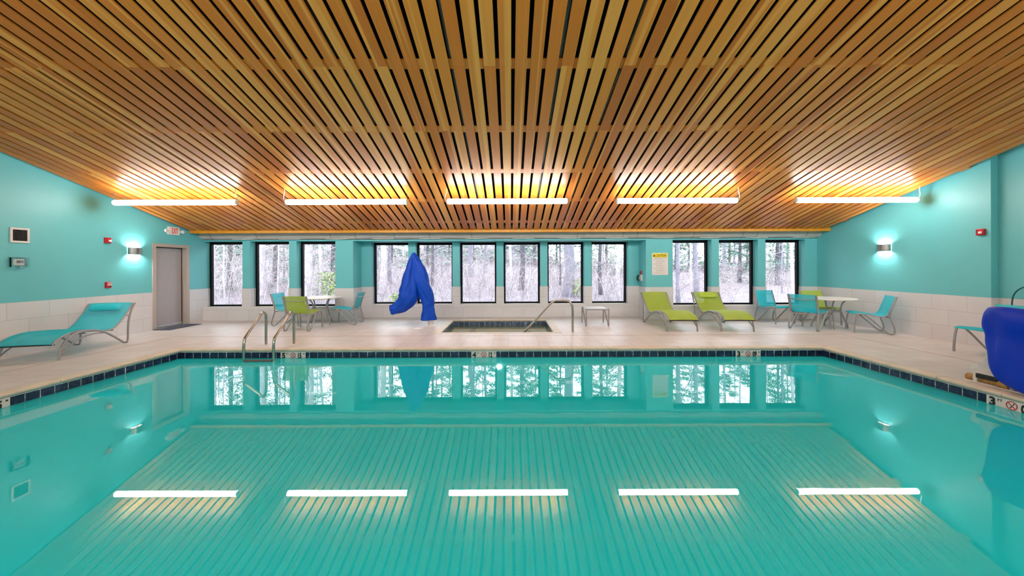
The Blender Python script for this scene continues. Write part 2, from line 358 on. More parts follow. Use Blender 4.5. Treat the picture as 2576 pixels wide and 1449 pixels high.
# underwater lamp
pl = thing('pool_light', 'glowing round underwater lamp in the far pool wall', 'pool light', (-.216, PY1, -.335))
MB().cyl((0, -.03, 0), 'y', .11, .03).build('bezel', 'chrome', pl, 40)
MB().tube([(0, -.03, 0), (0, -.045, 0), (0, -.055, 0)], [.05, .045, .02], 24).build('lens', 'pool_lamp', pl, 60)

# ------------------------------------------------------------------ side walls, roof, far wall
RT = 0.42
def roof(y): return cz(y) + RT
def wallpoly(y0, y1, z0=-.3):
    p = [(y0, z0), (y1, z0), (y1, roof(y1))]
    if y0 < YR < y1: p.append((YR, roof(YR)))
    p.append((y0, roof(y0))); return p
DY0, DY1, DZ = 9.275, 10.235, 2.10
m = MB(); m.prism(wallpoly(YF, DY0), 'x', XL-.3, XL); m.prism(wallpoly(DY0, DY1, DZ), 'x', XL-.3, XL); m.prism(wallpoly(DY1, 11.09), 'x', XL-.3, XL)
wl = struct(m.build('wall_left', 'wall'), 'turquoise end wall with the door and exit sign', 'wall')
m = MB(); m.box(XL-.02, XL+.012, YF, DY0-.05, -.3, ZT); m.box(XL-.02, XL+.012, DY1+.05, YB+.22, -.3, ZT); m.build('tile_wainscot', 'wall_tile', wl)
YS = 6.872
m = MB(); m.prism(wallpoly(YF, YS), 'x', XR2, XR2+.3); m.prism(wallpoly(YS, 11.09), 'x', XR, XR2+.3)
wr = struct(m.build('wall_right', 'wall'), 'turquoise end wall stepping back behind the covered pool lift', 'wall')
m = MB(); m.box(XR2-.012, XR2+.02, YF, YS-.012, -.3, ZT); m.box(XR-.012, XR+.02, YS-.012, YB, -.3, ZT); m.box(XR+.02, XR2+.02, YS-.012, YS+.02, -.3, ZT-.0006); m.build('tile_wainscot', 'wall_tile', wr)
m = MB(); m.box(-9.3, 9.4, YF-.2, YF, -.3, roof(YF)+.1)
wf = struct(m.build('wall_front', 'wall'), 'turquoise long wall opposite the windows', 'wall')
MB().box(XL, XR2, YF-.02, YF+.012, -.3, ZT).build('tile_wainscot', 'wall_tile', wf)
m = MB(); rt = lambda y: roof(y)-.02
m.prism([(YF, rt(YF)), (YR, rt(YR)), (11.3, rt(11.3)), (11.3, rt(11.3)+.15), (YR, rt(YR)+.15), (YF, rt(YF)+.15)], 'x', -9.3, 9.4)
struct(m.build('roof', 'black_void'), 'black painted roof deck above the slats', 'roof')

# ------------------------------------------------------------------ window wall
left_open = [(-8.83, -7.707), (-7.485, -6.365), (-6.151, -5.034)]
mid_open = [(-4.222+1.3374*k, -4.222+1.3374*k+1.12) for k in range(6)]
right_open = [(4.668, 5.785), (6.000, 7.120), (7.338, 8.466)]
RX0, RX1 = -4.523, 3.899
m = MB(); t = MB(); sl = MB()
def pier(x0, x1, y):
    m.box(x0, x1, y, y+.32, -.3, ZH); t.box(x0-.010, x1+.010, y-.012, y+.315, -.3, ZT)
def under(x0, x1, y):
    m.box(x0, x1, y+.002, y+.32, -.3, ZS-.02); t.box(x0+.010, x1-.010, y-.0118, y+.3, -.3, ZS-.012); sl.box(x0+.010, x1-.010, y-.016, y+.315, ZS-.012, ZS)
def bay(ops, y, x0, x1):
    e = [x0] + [v for o in ops for v in o] + [x1]
    for a, b in zip(e[0::2], e[1::2]):
        if b-a > .02: pier(a, b, y)
    for a, b in ops: under(a, b, y)
bay(left_open, YB, XL, RX0); bay(mid_open, YC, RX0, RX1); bay(right_open, YB, RX1, XR)
m.box(RX0-.15, RX0, YB+.32, YC+.32, -.3, ZH); m.box(RX1, RX1+.15, YB+.32, YC+.32, -.3, ZH)
t.box(RX0-.1, RX0+.010, YB+.315, YC+.1, -.3, ZT-.001); t.box(RX1-.010, RX1+.1, YB+.315, YC+.1, -.3, ZT-.001)
m.box(XL, XR, YB, YB+.32, ZH, ZH+.035); m.box(RX0-.15, RX1+.15, YB+.32, YC+.32, ZH, ZH+.035)
m.box(XL, XR, 11.05, 11.09, ZH+.035, roof(11.05)+.05); m.box(RX0-.15, RX1+.15, YB+.32, YC+.32, ZH+.035, ZH+.2)
wb = struct(m.build('wall_back', 'wall'), 'turquoise window wall with piers and a recessed middle bay', 'wall')
t.build('tile_wainscot', 'wall_tile', wb); sl.build('sill_tile', 'sill', wb)
ordn = ['first', 'second', 'third', 'fourth', 'fifth', 'sixth']
def window(n, x0, x1, y, label):
    fw, fd = .055, .09
    x0 += .002; x1 -= .002
    g = MB(); g.box(x0, x0+fw, y, y+fd, ZS, ZH); g.box(x1-fw, x1, y, y+fd, ZS, ZH); g.box(x0+fw, x1-fw, y, y+fd, ZH-.075, ZH); g.box(x0+fw, x1-fw, y, y+fd, ZS, ZS+.045)
    o = struct(g.build('window_%d' % n, 'frame_black'), label, 'window')
    MB().box(x0+fw-.01, x1-fw+.01, y+.045, y+.049, ZS+.035, ZH-.065).build('pane', 'glass', o)
for k, (a, b) in enumerate(left_open): window(k+1, a, b, YB+.22, 'black framed window, %s from the end wall with the door' % ordn[k])
for k, (a, b) in enumerate(mid_open): window(k+4, a, b, YC+.22, 'black framed window, %s from left in the recessed middle bay' % ordn[k])
for k, (a, b) in enumerate(right_open): window(k+10, a, b, YB+.22, 'black framed window, %s from left beyond the yellow caution sign' % ordn[k])

# ------------------------------------------------------------------ slatted ceiling
PITCH, BW, TH = 0.192, 0.144, 0.02
battens = [4.635+1.284*k for k in range(-1, 5)]
m = MB(); rnd = random.Random(11)
YE = 10.28
xs = []; k0 = int((XL+.1-.042)/PITCH)-1
x = .042 + PITCH/2
while x - PITCH > XL + .09: x -= PITCH
while x < XR - .07: xs.append(x); x += PITCH
def slat(x, y0, y1):
    a, b = x-BW/2, x+BW/2; k = len(m.v); e = .0015
    m.v += [(a, y0+e, cz(y0)), (b, y0+e, cz(y0)), (b, y1-e, cz(y1)), (a, y1-e, cz(y1)), (a, y0+e, cz(y0)+TH), (b, y0+e, cz(y0)+TH), (b, y1-e, cz(y1)+TH), (a, y1-e, cz(y1)+TH)]
    for q in ((0,3,2,1),(4,5,6,7),(0,1,5,4),(1,2,6,5),(2,3,7,6),(3,0,4,7)): m.f.append(tuple(k+i for i in q))
for x in xs:
    cuts = [YR] + [b for b in battens if rnd.random() < .36] + [YE]
    for a, b in zip(cuts, cuts[1:]): slat(x, a, b)
    slat(x, -1.7, YR); slat(x, YF+.05, -1.7)
for yb in battens + [2.07, -.6, -2.0, -3.3]:
    for i in range(6):
        a = XL+.03+(XR-XL-.06)*i/6; b = XL+.03+(XR-XL-.06)*(i+1)/6-.002
        y0, y1 = yb-.07, yb+.07
        k = len(m.v)
        m.v += [(a,y0,cz(y0)+TH+.001),(b,y0,cz(y0)+TH+.001),(b,y1,cz(y1)+TH+.001),(a,y1,cz(y1)+TH+.001),(a,y0,cz(y0)+.04),(b,y0,cz(y0)+.04),(b,y1,cz(y1)+.04),(a,y1,cz(y1)+.04)]
        for q in ((0,3,2,1),(4,5,6,7),(0,1,5,4),(1,2,6,5),(2,3,7,6),(3,0,4,7)): m.f.append(tuple(k+i for i in q))
struct(m.build('ceiling', 'slat'), 'sloping ceiling of honey-coloured wooden slats with dark gaps', 'ceiling')
zt = cz(YE)
m = MB(); m.box(XL+.02, XR-.02, YE, YE+.025, zt-.068, zt+.03)
struct(m.build('trim_4', 'fascia'), 'amber wooden fascia board along the low edge of the ceiling', 'trim')
# services in the roof void
def run_pipe(name, x, r, mat, label, cat, bumpy=False):
    pts = [(x + (.03*math.sin(y*1.9) if bumpy else 0), y, cz(y)+.06+r) for y in [1.0+.16*i for i in range(58)]]
    rr = [r*(1+(.10*(i % 2) if bumpy else 0)) for i in range(58)]
    tag(MB().tube(pts, rr, 14).build(name, mat, None, 50), label, cat)
run_pipe('foil_duct', 1.43, .07, 'foil', 'crinkled foil duct glimpsed through gaps over the pool, far side from the door', 'duct', True)
run_pipe('foil_duct', -2.10, .07, 'foil', 'crinkled foil duct glimpsed through gaps over the pool, on the door side', 'duct', True)
run_pipe('conduit_pipe', -.72, .03, 'conduit', 'thin grey pipe above the slats on the door side of the middle light', 'pipe')
run_pipe('conduit_pipe', .62, .03, 'conduit', 'thin grey pipe above the slats on the other side of the middle light', 'pipe')
# fabric duct under the eave
dct = thing('air_duct', 'long round grey fabric air duct above the windows', 'duct', (0, 10.77, 2.528))
R = .198
m = MB(); m.tube([(XL+.002, 0, 0)] + [(XL+.4+i*.335, 0, 0) for i in range(51)] + [(XR-.002, 0, 0)], R, 36); m.build('duct_body', 'duct', dct, 40)
for x in (-8.5, -7.2, -5.1, -4.4, -3.3, -2.3, -1.1, 1.9, 3.2, 3.6, 5.2, 6.6, 7.0, 8.4):
    MB().tube([(x, 0, 0), (x+.012, 0, 0)], R+.004, 36).build('seam_band', 'duct_band', dct, 40)
for k in range(13):
    x = -7.95+1.335*k
    if x+.62 < XR: 
        a = math.radians(-112)
        MB().tube(spline([(x, R*math.cos(a), R*math.sin(a)), (x+.3, (R+.012)*math.cos(a), (R+.012)*math.sin(a)), (x+.62, R*math.cos(a), R*math.sin(a))], 4), .009, 8).build('air_slot', 'white', dct, 40)

# ------------------------------------------------------------------ pendants
def pendant(x0, x1, y, z, label, group=None, cord_out=0):
    t = thing('pendant_light', label, 'light', ((x0+x1)/2, y, z), 0, group); h = (x1-x0)/2
    MB().tube([(-h+.03, 0, 0), (-h+.045, 0, 0), (h-.045, 0, 0), (h-.03, 0, 0)], [.045, .055, .055, .045], 20).build('diffuser', 'tube_light', t, 30)
    for s in (-1, 1):
        MB().tube([(s*(h-.04), 0, 0), (s*(h-.02), 0, 0), (s*h, 0, 0)], [.05, .056, .03], 20).build('end_cap', 'white', t, 40)
        yy = -.0; zz = cz(y+yy)-z
        MB().tube([(s*(h-.015), 0, .05), (s*(h-.015), yy, zz+.03)], .003, 6).build('hanger_wire', 'conduit', t)
    if cord_out:
        s = cord_out; yy = -.05; zz = cz(y+yy)-z
        MB().tube(spline([(s*(h-.005), 0, -.02), (s*(h+.025), -.01, .05), (s*(h+.012), -.03, .13), (s*(h-.02), -.05, .2), (s*(h-.01), yy, zz+.02)], 6), .008, 8).build('power_cord', 'white', t, 50)
    return t
PY, PZ = 7.90, 1.54+1.372
k = PY/942.0
for (a, b, lb, c) in (((285, 599, 'glowing linear pendant light nearest the wall with the door', 1), (718, 1027, 'glowing linear pendant light, second from the wall with the door', -1), (1123, 1430, 'glowing linear pendant light, the middle one of five', -1), (1549, 1857, 'glowing linear pendant light, fourth from the wall with the door', 1), (2000, 2310, 'glowing linear pendant light farthest from the wall with the door', 1))):
    pendant((a-1284)*k, (b-1284)*k, PY, PZ, lb, None, c)

for i in range(10):  # added fill lights in unseen rows, brightening the room from behind the camera
    x = -7.1+3.62*(i % 5); y = (-.5, -2.6)[i//5]
    pendant(x-1.32, x+1.32, y, cz(y)-.8, 'added linear fill light, unseen behind the viewpoint', 'added fill lights behind the viewpoint')

# ------------------------------------------------------------------ wall fittings
def sconce(x, y, z, s, label):
    t = thing('wall_sconce', label, 'wall lamp', (x, y, z)); n = 14; h = .075
    o = []; i_ = []
    for j in range(n+1):
        a = PI*j/n; o.append((s*(.012+.115*math.sin(a)), -.14*math.cos(a))); 
    inner = [(p[0]-s*.008 if 0 < q < n else p[0], p[1]*.955) for q, p in enumerate(o)]
    m = MB(); kk = len(m.v)
    for p in o: m.v += [(p[0], p[1], -h), (p[0], p[1], h)]
    for p in inner: m.v += [(p[0], p[1], -h), (p[0], p[1], h)]
    q = 2*(n+1)
    for j in range(n):
        m.f += [(2*j, 2*j+2, 2*j+3, 2*j+1), (q+2*j+1, q+2*j+3, q+2*j+2, q+2*j), (2*j+1, 2*j+3, q+2*j+3, q+2*j+1), (2*j, q+2*j, q+2*j+2, 2*j+2)]
    m.build('shade', 'sconce', t, 40)
    MB().box(min(0, s*.012), max(0, s*.012), -.13, .13, -h+.004, h-.004).build('back_plate', 'sconce', t)
    MB().tube([(s*.078, -.06, 0), (s*.078, .06, 0)], .02, 12).build('bulb', 'bulb', t, 40)
sconce(XL, 8.78, 1.93, 1, 'half-round metal wall sconce shining up and down beside the door')
sconce(XR, 8.82, 1.945, -1, 'half-round metal wall sconce shining above the table on the wall without a door')
# vent, thermostat
t = thing('wall_vent', 'white framed square air vent high on the wall near the lounger', 'vent', (XL, 6.735, 2.13))
m = MB(); w_, h_, b_ = .135, .135, .035
m.box(0, .018, -w_, w_, h_-b_, h_); m.box(0, .018, -w_, w_, -h_, -h_+b_); m.box(0, .018, -w_, -w_+b_, -h_+b_, h_-b_); m.box(0, .018, w_-b_, w_, -h_+b_, h_-b_)
m.build('frame', 'white_metal', t, None, .004)
MB().box(0, .002, -.1, .1, -.1, .1).build('backing', 'black', t)
m = MB()
for i in range(9): y = -.088+.022*i; m.prism([(.003, y), (.016, y+.006), (.016, y+.009), (.003, y+.004)], 'z', -.1, .1)
m.build('louver', 'louver', t)
t = thing('thermostat', 'small thermostat with grey screen in a clear guard below the vent', 'thermostat', (XL, 6.72, 1.645))
MB().box(0, .028, -.075, .065, -.055, .055).build('body', 'white', t, None, .005)
MB().box(.028, .030, -.045, .05, -.012, .035).build('screen', 'screen', t)
m = MB(); m.box(.05, .053, -.125, .115, -.085, .085); m.box(0, .05, -.125, -.122, -.085, .085); m.box(0, .05, .112, .115, -.085, .085); m.box(0, .05, -.122, .112, .082, .085)
m.build('clear_guard', 'guard', t)
MB().box(.0, .052, -.02, .02, -.1, -.085).build('lock', 'chrome', t)
def strobe(x, y, z, s, label):
    t = thing('fire_alarm_strobe', label, 'fire alarm', (x, y, z))
    MB().box(min(0, s*.045), max(0, s*.045), -.06, .06, -.06, .06).build('housing', 'red', t, None, .008)
    MB().box(min(s*.045, s*.07), max(s*.045, s*.07), -.005 if s > 0 else -.045, .045 if s > 0 else .005, -.03, .012).build('strobe_lens', 'lens', t, None, .006)
    m = MB()
    for i in range(4): m.box(min(s*.045, s*.047), max(s*.045, s*.047), -.045 if s > 0 else .02, -.02 if s > 0 else .045, -.035+.022*i, -.025+.022*i)
    m.build('grille', 'rubber', t)
strobe(XL, 8.19, 2.14, 1, 'red fire alarm strobe on the wall beside the sconce near the door')
strobe(XR, 7.005, 2.147, -1, 'red fire alarm strobe next to the wall step above the blue cover')
t = thing('fire_alarm_pull', 'red fire alarm pull station low on the wall near the door', 'fire alarm', (XL, 8.2, 1.165))
MB().box(0, .04, -.055, .055, -.065, .065).build('housing', 'red', t, None, .006)
MB().box(.04, .052, -.035, .045, -.012, .012).build('handle', 'white', t)
MB().box(.04, .046, -.03, .045, .03, .05).build('label_plate', 'lens', t); MB().box(.04, .045, .0, .045, -.045, -.025).build('key_slot', 'black', t)
# exit sign
t = thing('exit_sign', 'white lit exit sign with red letters above the door', 'exit sign', (XL, 9.79, 2.498))
MB().box(0, .045, -.17, .17, -.105, .105).build('housing', 'white', t, None, .015)
put_text('lettering', 'EXIT', .20, 'exit_red', t, (.0465, -.075, -.068), '+x', .003, .46)
for s in (-1, 1):
    lp = MB().tube([(.03, s*.16, -.01), (.03, s*.20, -.01)], .022, 10).build('lamp_arm', 'white', t, 40)
    MB().tube([(.02, s*.235, -.01), (.05, s*.235, -.01), (.075, s*.235, -.01)], [.03, .048, .04], 16).build('lamp_head', 'white', t, 40)
# door
d = struct(MB().box(XL-.16, XL-.115, DY0+.045, DY1-.045, .012, DZ-.03).build('door_1', 'door'), 'plain grey metal door in a taupe frame', 'door')
m = MB(); m.box(XL-.18, XL+.02, DY0-.05, DY0+.04, -.0, DZ+.045); m.box(XL-.18, XL+.02, DY1-.04, DY1+.05, -.0, DZ+.045); m.box(XL-.18, XL+.02, DY0+.04, DY1-.04, DZ-.03, DZ+.045)
m.build('door_frame', 'door_frame', d)
MB().box(XL-.113, XL-.105, DY1-.062, DY1-.046, .012, DZ-.035).build('hinge', 'rubber', d)
MB().box(XL-.113, XL-.108, DY0+.05, DY1-.06, DZ-.055, DZ-.04).build('weather_strip', 'rubber', d)
MB().box(XL-.114, XL-.10, DY0+.05, DY1-.06, .02, .075).build('bottom_sweep', 'chrome', d)
MB().box(XL-.114, XL-.107, DY0+.06, DY0+.10, 1.0, 1.1).build('latch_plate', 'chrome', d)
MB().box(XL-.3, XL-.2, DY0-.1, DY1+.1, 0, 2.2).build('jamb_backing', 'door_frame', d)
tag(MB().box(-8.80, -8.38, 9.2, 10.16, 0.002, .014).build('door_mat', 'mat', None, None, .004), 'slate-blue door mat on the deck in front of the grey door', 'mat')
# caution sign
t = thing('caution_sign', 'white rectangular sign with yellow caution header on the pier', 'sign', (4.30, YB-.004, 1.595))
def rrect(x0, x1, z0, z1, r, n=5):
    p = []
    for cx, cz_, a0 in ((x1-r, z1-r, 0), (x0+r, z1-r, PI/2), (x0+r, z0+r, PI), (x1-r, z0+r, 1.5*PI)):
        for i in range(n+1): a = a0+PI/2*i/n; p.append((cx+r*math.cos(a), cz_+r*math.sin(a)))
    return p
MB().prism(rrect(-.229, .229, -.318, .318, .03), 'y', -.004, 0).build('panel', 'sign_white', t)
MB().prism(rrect(-.212, .212, .185, .302, .02), 'y', -.006, -.004).build('header', 'yellow', t)
put_text('lettering', 'CAUTION', .098, 'black', t, (-.118, -.0065, .206), '-y', .0006, .66)
m = MB(); m.prism([(-.205, .21), (-.128, .21), (-.1665, .283)], 'y', -.0075, -.006); m.build('warning_triangle', 'black', t)
MB().box(-.170, -.163, -.0085, -.0075, .232, .262).box(-.170, -.163, -.0085, -.0075, .219, .226).build('exclamation_mark', 'yellow', t)
m = MB(); rr = random.Random(3)
z = .165
m.box(-.17, .19, -.006, -.004, z, z+.012)
for i in range(17):
    z -= .0265
    m.box(-.19 + (.07 if i % 5 in (2, 3, 4) else 0), rr.uniform(.05, .2), -.0055, -.004, z, z+.006)
m.build('fine_print', 'sign_text', t)
# small devices on the pier side
t = thing('alarm_button', 'tiny red emergency button on the pier side above the phone', 'button', (RX1, 11.16, 1.345))
MB().box(-.03, 0, -.04, .04, -.05, .05).build('housing', 'red', t, None, .004); MB().cyl((-.045, 0, .01), 'x', .015, .015, 12).build('button', 'black', t)
t = thing('wall_phone', 'small white and black wall phone on the pier side', 'phone', (RX1, 11.15, 1.18))
MB().box(-.035, 0, -.11, .06, -.09, .09).build('body', 'white', t, None, .006)
MB().tube(spline([(-.04, .08, .08), (-.09, .08, .04), (-.09, .08, -.04), (-.04, .08, -.08)], 5), .022, 10).build('handset', 'black', t, 50)

# ------------------------------------------------------------------ depth markers
def marker(face, pos, ft, mt, label):
    y0 = -.2093; W = .467
    if face == '-y': t = thing('depth_marker', label, 'depth marker', (pos, PY1-.008, 0))
    elif face == '+x': t = thing('depth_marker', label, 'depth marker', (PX0+.008, pos, 0), PI/2)
    else: t = thing('depth_marker', label, 'depth marker', (PX1-.008, pos, 0), -PI/2)
    MB().box(0, W, -.004, 0, y0, -.0537).build('tile_panel', 'marker', t)
    def tx(body, size, x, z, bold, sx): put_text('lettering', body, size, 'black', t, (x, -.005, z), '-y', bold, sx)
    tx(ft, .135, .025, -.163, .006, .95 if len(ft) == 1 else .7); tx('FT', .042, .105, -.100, .0004, 1.0)
    tx(mt, .125, .315, -.160, .006, .62); tx('M', .034, .425, -.096, .001, .9)
    cx, cz_ = .233, -.112; n = 32; m = MB()
    for i in range(n):
        a, b = 2*PI*i/n, 2*PI*(i+1)/n
        m.prism([(cx+r*math.cos(q), cz_+r*math.sin(q)) for r, q in ((.051, a), (.051, b), (.042, b), (.042, a))], 'y', -.006, -.004)
    d = .043*.7071; e = .003
    m.prism([(cx-d-e, cz_+d-e), (cx-d+e, cz_+d+e), (cx+d+e, cz_-d+e), (cx+d-e, cz_-d-e)], 'y', -.0065, -.004)
    m.build('prohibition_ring', 'red', t)
    m = MB(); m.prism([(cx-.022, cz_-.03), (cx-.018, cz_-.033), (cx+.02, cz_+.012), (cx+.016, cz_+.016)], 'y', -.0055, -.004)
    m.prism([(cx-.004, cz_-.006), (cx+.0, cz_-.01), (cx-.004, cz_-.034), (cx-.009, cz_-.034)], 'y', -.0055, -.004)
    m.prism([(cx+.018+.008*math.cos(q*PI/4), cz_+.022+.008*math.sin(q*PI/4)) for q in range(8)], 'y', -.0055, -.004)
    m.build('diver_symbol', 'black', t)
s = 7.03/942
marker('-y', (706-1284)*s, '5', '15', 'five foot depth marker tile beside the pool ladder')
marker('-y', (1185-1284)*s, '4', '12', 'four foot depth marker tile in the middle of the far pool edge')
marker('-y', (1849-1284)*s, '3', '09', 'three foot depth marker tile on the far pool edge')
marker('+x', 4.63-.467, '5', '15', 'depth marker tile cut by the frame below the aqua lounger')
marker('-x', 4.61, '3', '09', 'three foot depth marker tile beneath the covered pool lift')

# ------------------------------------------------------------------ rails
t = thing('pool_ladder', 'pair of steel ladder handrails at the far pool edge', 'ladder', (-4.57, PY1, 0))
for s, y in ((-.27, .38), (.27, .40)):
    pts = spline([(s, y, -.02), (s, y, .30), (s, y, .55), (s, y-.02, .62), (s, y-.075, .665), (s, y-.15, .64), (s, y-.20, .58), (s, -.17, .285), (s, -.225, .19), (s, -.24, .08), (s, -.24, -.2), (s, -.24, -1.1)], 6)
    r = MB().tube(pts, .024, 14).build('handrail', 'steel', t, 60)
    MB().disc_lathe((s, y, 0), [(.062, 0), (.062, .008), (.035, .016)], 20).build('escutcheon', 'white', t, 40)
for z in (-.150, -.48, -.77): MB().box(-.25, .25, -.29, -.20, z-.02, z+.01).build('tread', 'conduit', t, None, .006)
t = thing('spa_handrail', 'single bent steel handrail at the hot tub', 'handrail', (0, 0, 0))
MB().tube(spline([(1.424, 8.60, -.02), (1.424, 8.60, .35), (1.42, 8.60, .58), (1.38, 8.61, .70), (1.29, 8.64, .745), (1.10, 8.68, .75), (1.02, 8.70, .735), (.90, 8.73, .63), (.55, 8.83, .23), (.36, 8.88, .02), (.325, 8.89, -.05), (.32, 8.89, -.5)], 6), .024, 14).build('rail', 'steel', t, 60)
MB().disc_lathe((1.424, 8.60, 0), [(.062, 0), (.062, .008), (.035, .016)], 20).build('escutcheon', 'white', t, 40)

# ------------------------------------------------------------------ furniture
def strip(prof, w, crown=.0, nx=9, th=.006):
    """sheet swept across x from a (y,z) profile, sagging slightly in the middle, with thickness"""
    P = spline([(0, p[0], p[1]) for p in prof], 6); m = MB(); rows = []
    def nrm(i):
        t = (P[min(i+1, len(P)-1)]-P[max(i-1, 0)]).normalized(); return Vector((0, -t.z, t.y))
    for sgn in (0, 1):
        for i, p in enumerate(P):
            n = nrm(i); r = []
            for j in range(nx):
                u = -1+2*j/(nx-1); s_ = crown*(1-u*u); q = p - n*(s_+sgn*th); r.append((u*w/2, q.y, q.z))
            rows.append(m.ring(r))
    n = len(P)
    for a in range(n-1):
        for j in range(nx-1):
            m.f.append((rows[a][j], rows[a][j+1], rows[a+1][j+1], rows[a+1][j])); m.f.append((rows[n+a][j], rows[n+a+1][j], rows[n+a+1][j+1], rows[n+a][j+1]))
        m.f.append((rows[a][0], rows[a+1][0], rows[n+a+1][0], rows[n+a][0])); m.f.append((rows[a][-1], rows[n+a][-1], rows[n+a+1][-1], rows[a+1][-1]))
    for j in range(nx-1):
        m.f.append((rows[0][j], rows[n][j], rows[n][j+1], rows[0][j+1])); m.f.append((rows[n-1][j], rows[n-1][j+1], rows[2*n-1][j+1], rows[2*n-1][j]))
    return m
def flat_tube(m, pts, a, b):
    """rounded bar, a half width across x, b half depth in the y-z plane; pts are (x,y,z)"""
    P = [Vector(p) for p in pts]; rings = []
    for i, p in enumerate(P):
        t = (P[min(i+1, len(P)-1)]-P[max(i-1, 0)]).normalized(); n = Vector((1, 0, 0)).cross(t).normalized()
        rings.append([p + Vector((1, 0, 0))*a*sx + n*b*sz for sx, sz in ((-1, -.5), (-.6, -1), (.6, -1), (1, -.5), (1, .5), (.6, 1), (-.6, 1), (-1, .5))])
    m.loft(rings)
def make_chair(loc, face, label, col, group):
    """face = direction the sitter looks, as an (x, y) vector; local +y is forward"""
    t = thing('sling_chair', label, 'chair', (loc[0], loc[1], 0), math.atan2(face[1], face[0])-PI/2, group)
    strip([(.335, .415), (.31, .44), (.22, .447), (.0, .415), (-.12, .395), (-.20, .41), (-.255, .48), (-.31, .64), (-.375, .84)], .53, .012).build('sling_seat', col, t, 60)
    for s in (-1, 1):
        x = s*.285; m = MB()
        flat_tube(m, spline([(x, .33, 0.0), (x, .325, .15), (x, .30, .34), (x, .27, .415), (x, .20, .435), (x, .13, .40), (x, .0, .28), (x, -.20, .07), (x, -.27, .018), (x, -.325, .02), (x, -.35, .07), (x, -.335, .18), (x, -.275, .38), (x, -.285, .50), (x, -.33, .66), (x, -.39, .84)], 6), .018, .012)
        m.build('side_frame', 'pewter', t, 60)
        x = s*.268; m = MB(); m.tube(spline([(x, .33, .42), (x, .22, .438), (x, .0, .406), (x, -.12, .386), (x, -.20, .40), (x, -.26, .48), (x, -.315, .64), (x, -.38, .84)], 6), .011, 8)
        m.build('sling_rail', 'pewter', t, 60)
    MB().tube(spline([(-.285, -.36, .745), (-.2, -.395, .735), (0, -.41, .73), (.2, -.395, .735), (.285, -.36, .745)], 5), .009, 8).build('back_bar', 'pewter', t, 60)
    MB().box(-.285, .285, -.285, -.255, .365, .39).build('rear_crossbar', 'pewter', t, None, .004)
    MB().box(-.27, .27, .19, .22, .40, .425).build('front_crossbar', 'pewter', t, None, .004)
    return t
gl, gr_ = 'sling chairs round the table by the door', 'sling chairs round the table by the end wall'
make_chair((-5.9, 10.08), (1, .02), 'aqua sling chair at the left table with its back to the door', 'aqua', gl)
make_chair((-5.12, 9.28), (.03, 1), 'lime sling chair at the left table with its back to the pool', 'lime', gl)
make_chair((-4.46, 10.2), (-1, -.06), 'aqua sling chair between the left table and the blue lift cover', 'aqua', gl)
make_chair((7.17, 10.17), (.16, -.99), 'aqua sling chair facing the pool, next to the green lounger with a pillow', 'aqua', gr_)
make_chair((7.25, 9.08), (.87, .49), 'aqua sling chair at the right table with its back to the pool', 'aqua', gr_)
make_chair((8.22, 9.94), (-.12, -1), 'lime sling chair behind the right table in the corner', 'lime', gr_)
make_chair((8.25, 8.63), (-.89, .46), 'aqua sling chair with its back close to the end wall, right of the table', 'aqua', gr_)
make_chair((8.22, 6.38), (-1, .03), 'aqua sling chair half hidden behind the blue covered pool lift', 'aqua', None)
def make_table(loc, rot, label):
    t = thing('round_table', label, 'table', (loc[0], loc[1], 0), rot)
    MB().disc_lathe((0, 0, 0), [(.50, .700), (.53, .706), (.535, .718), (.53, .730), (.51, .733)], 48).build('tabletop', 'table_white', t, 40)
    for k in range(4):
        a = PI/4+PI/2*k; c, s_ = math.cos(a), math.sin(a)
        pr = [(.36, .70), (.30, .66), (.245, .58), (.225, .47), (.24, .36), (.29, .22), (.345, .1), (.36, .0)]
        MB().tube(spline([(r*c, r*s_, z) for r, z in pr], 5), .017, 10).build('leg', 'pewter', t, 60)
    m = MB(); n = 40
    m.loft([[(.235*math.cos(2*PI*i/n)+dx*math.cos(2*PI*i/n), .235*math.sin(2*PI*i/n)+dx*math.sin(2*PI*i/n), z) for i in range(n)] for dx, z in ((0, .40), (-.02, .40), (-.02, .425), (0, .425), (0, .40))], False, False)
    m.build('ring_brace', 'pewter', t, 40)
make_table((-5.15, 10.15), .35, 'round white table by the windows near the door')
make_table((7.88, 9.26), .35, 'round white table in the corner near the end wall')
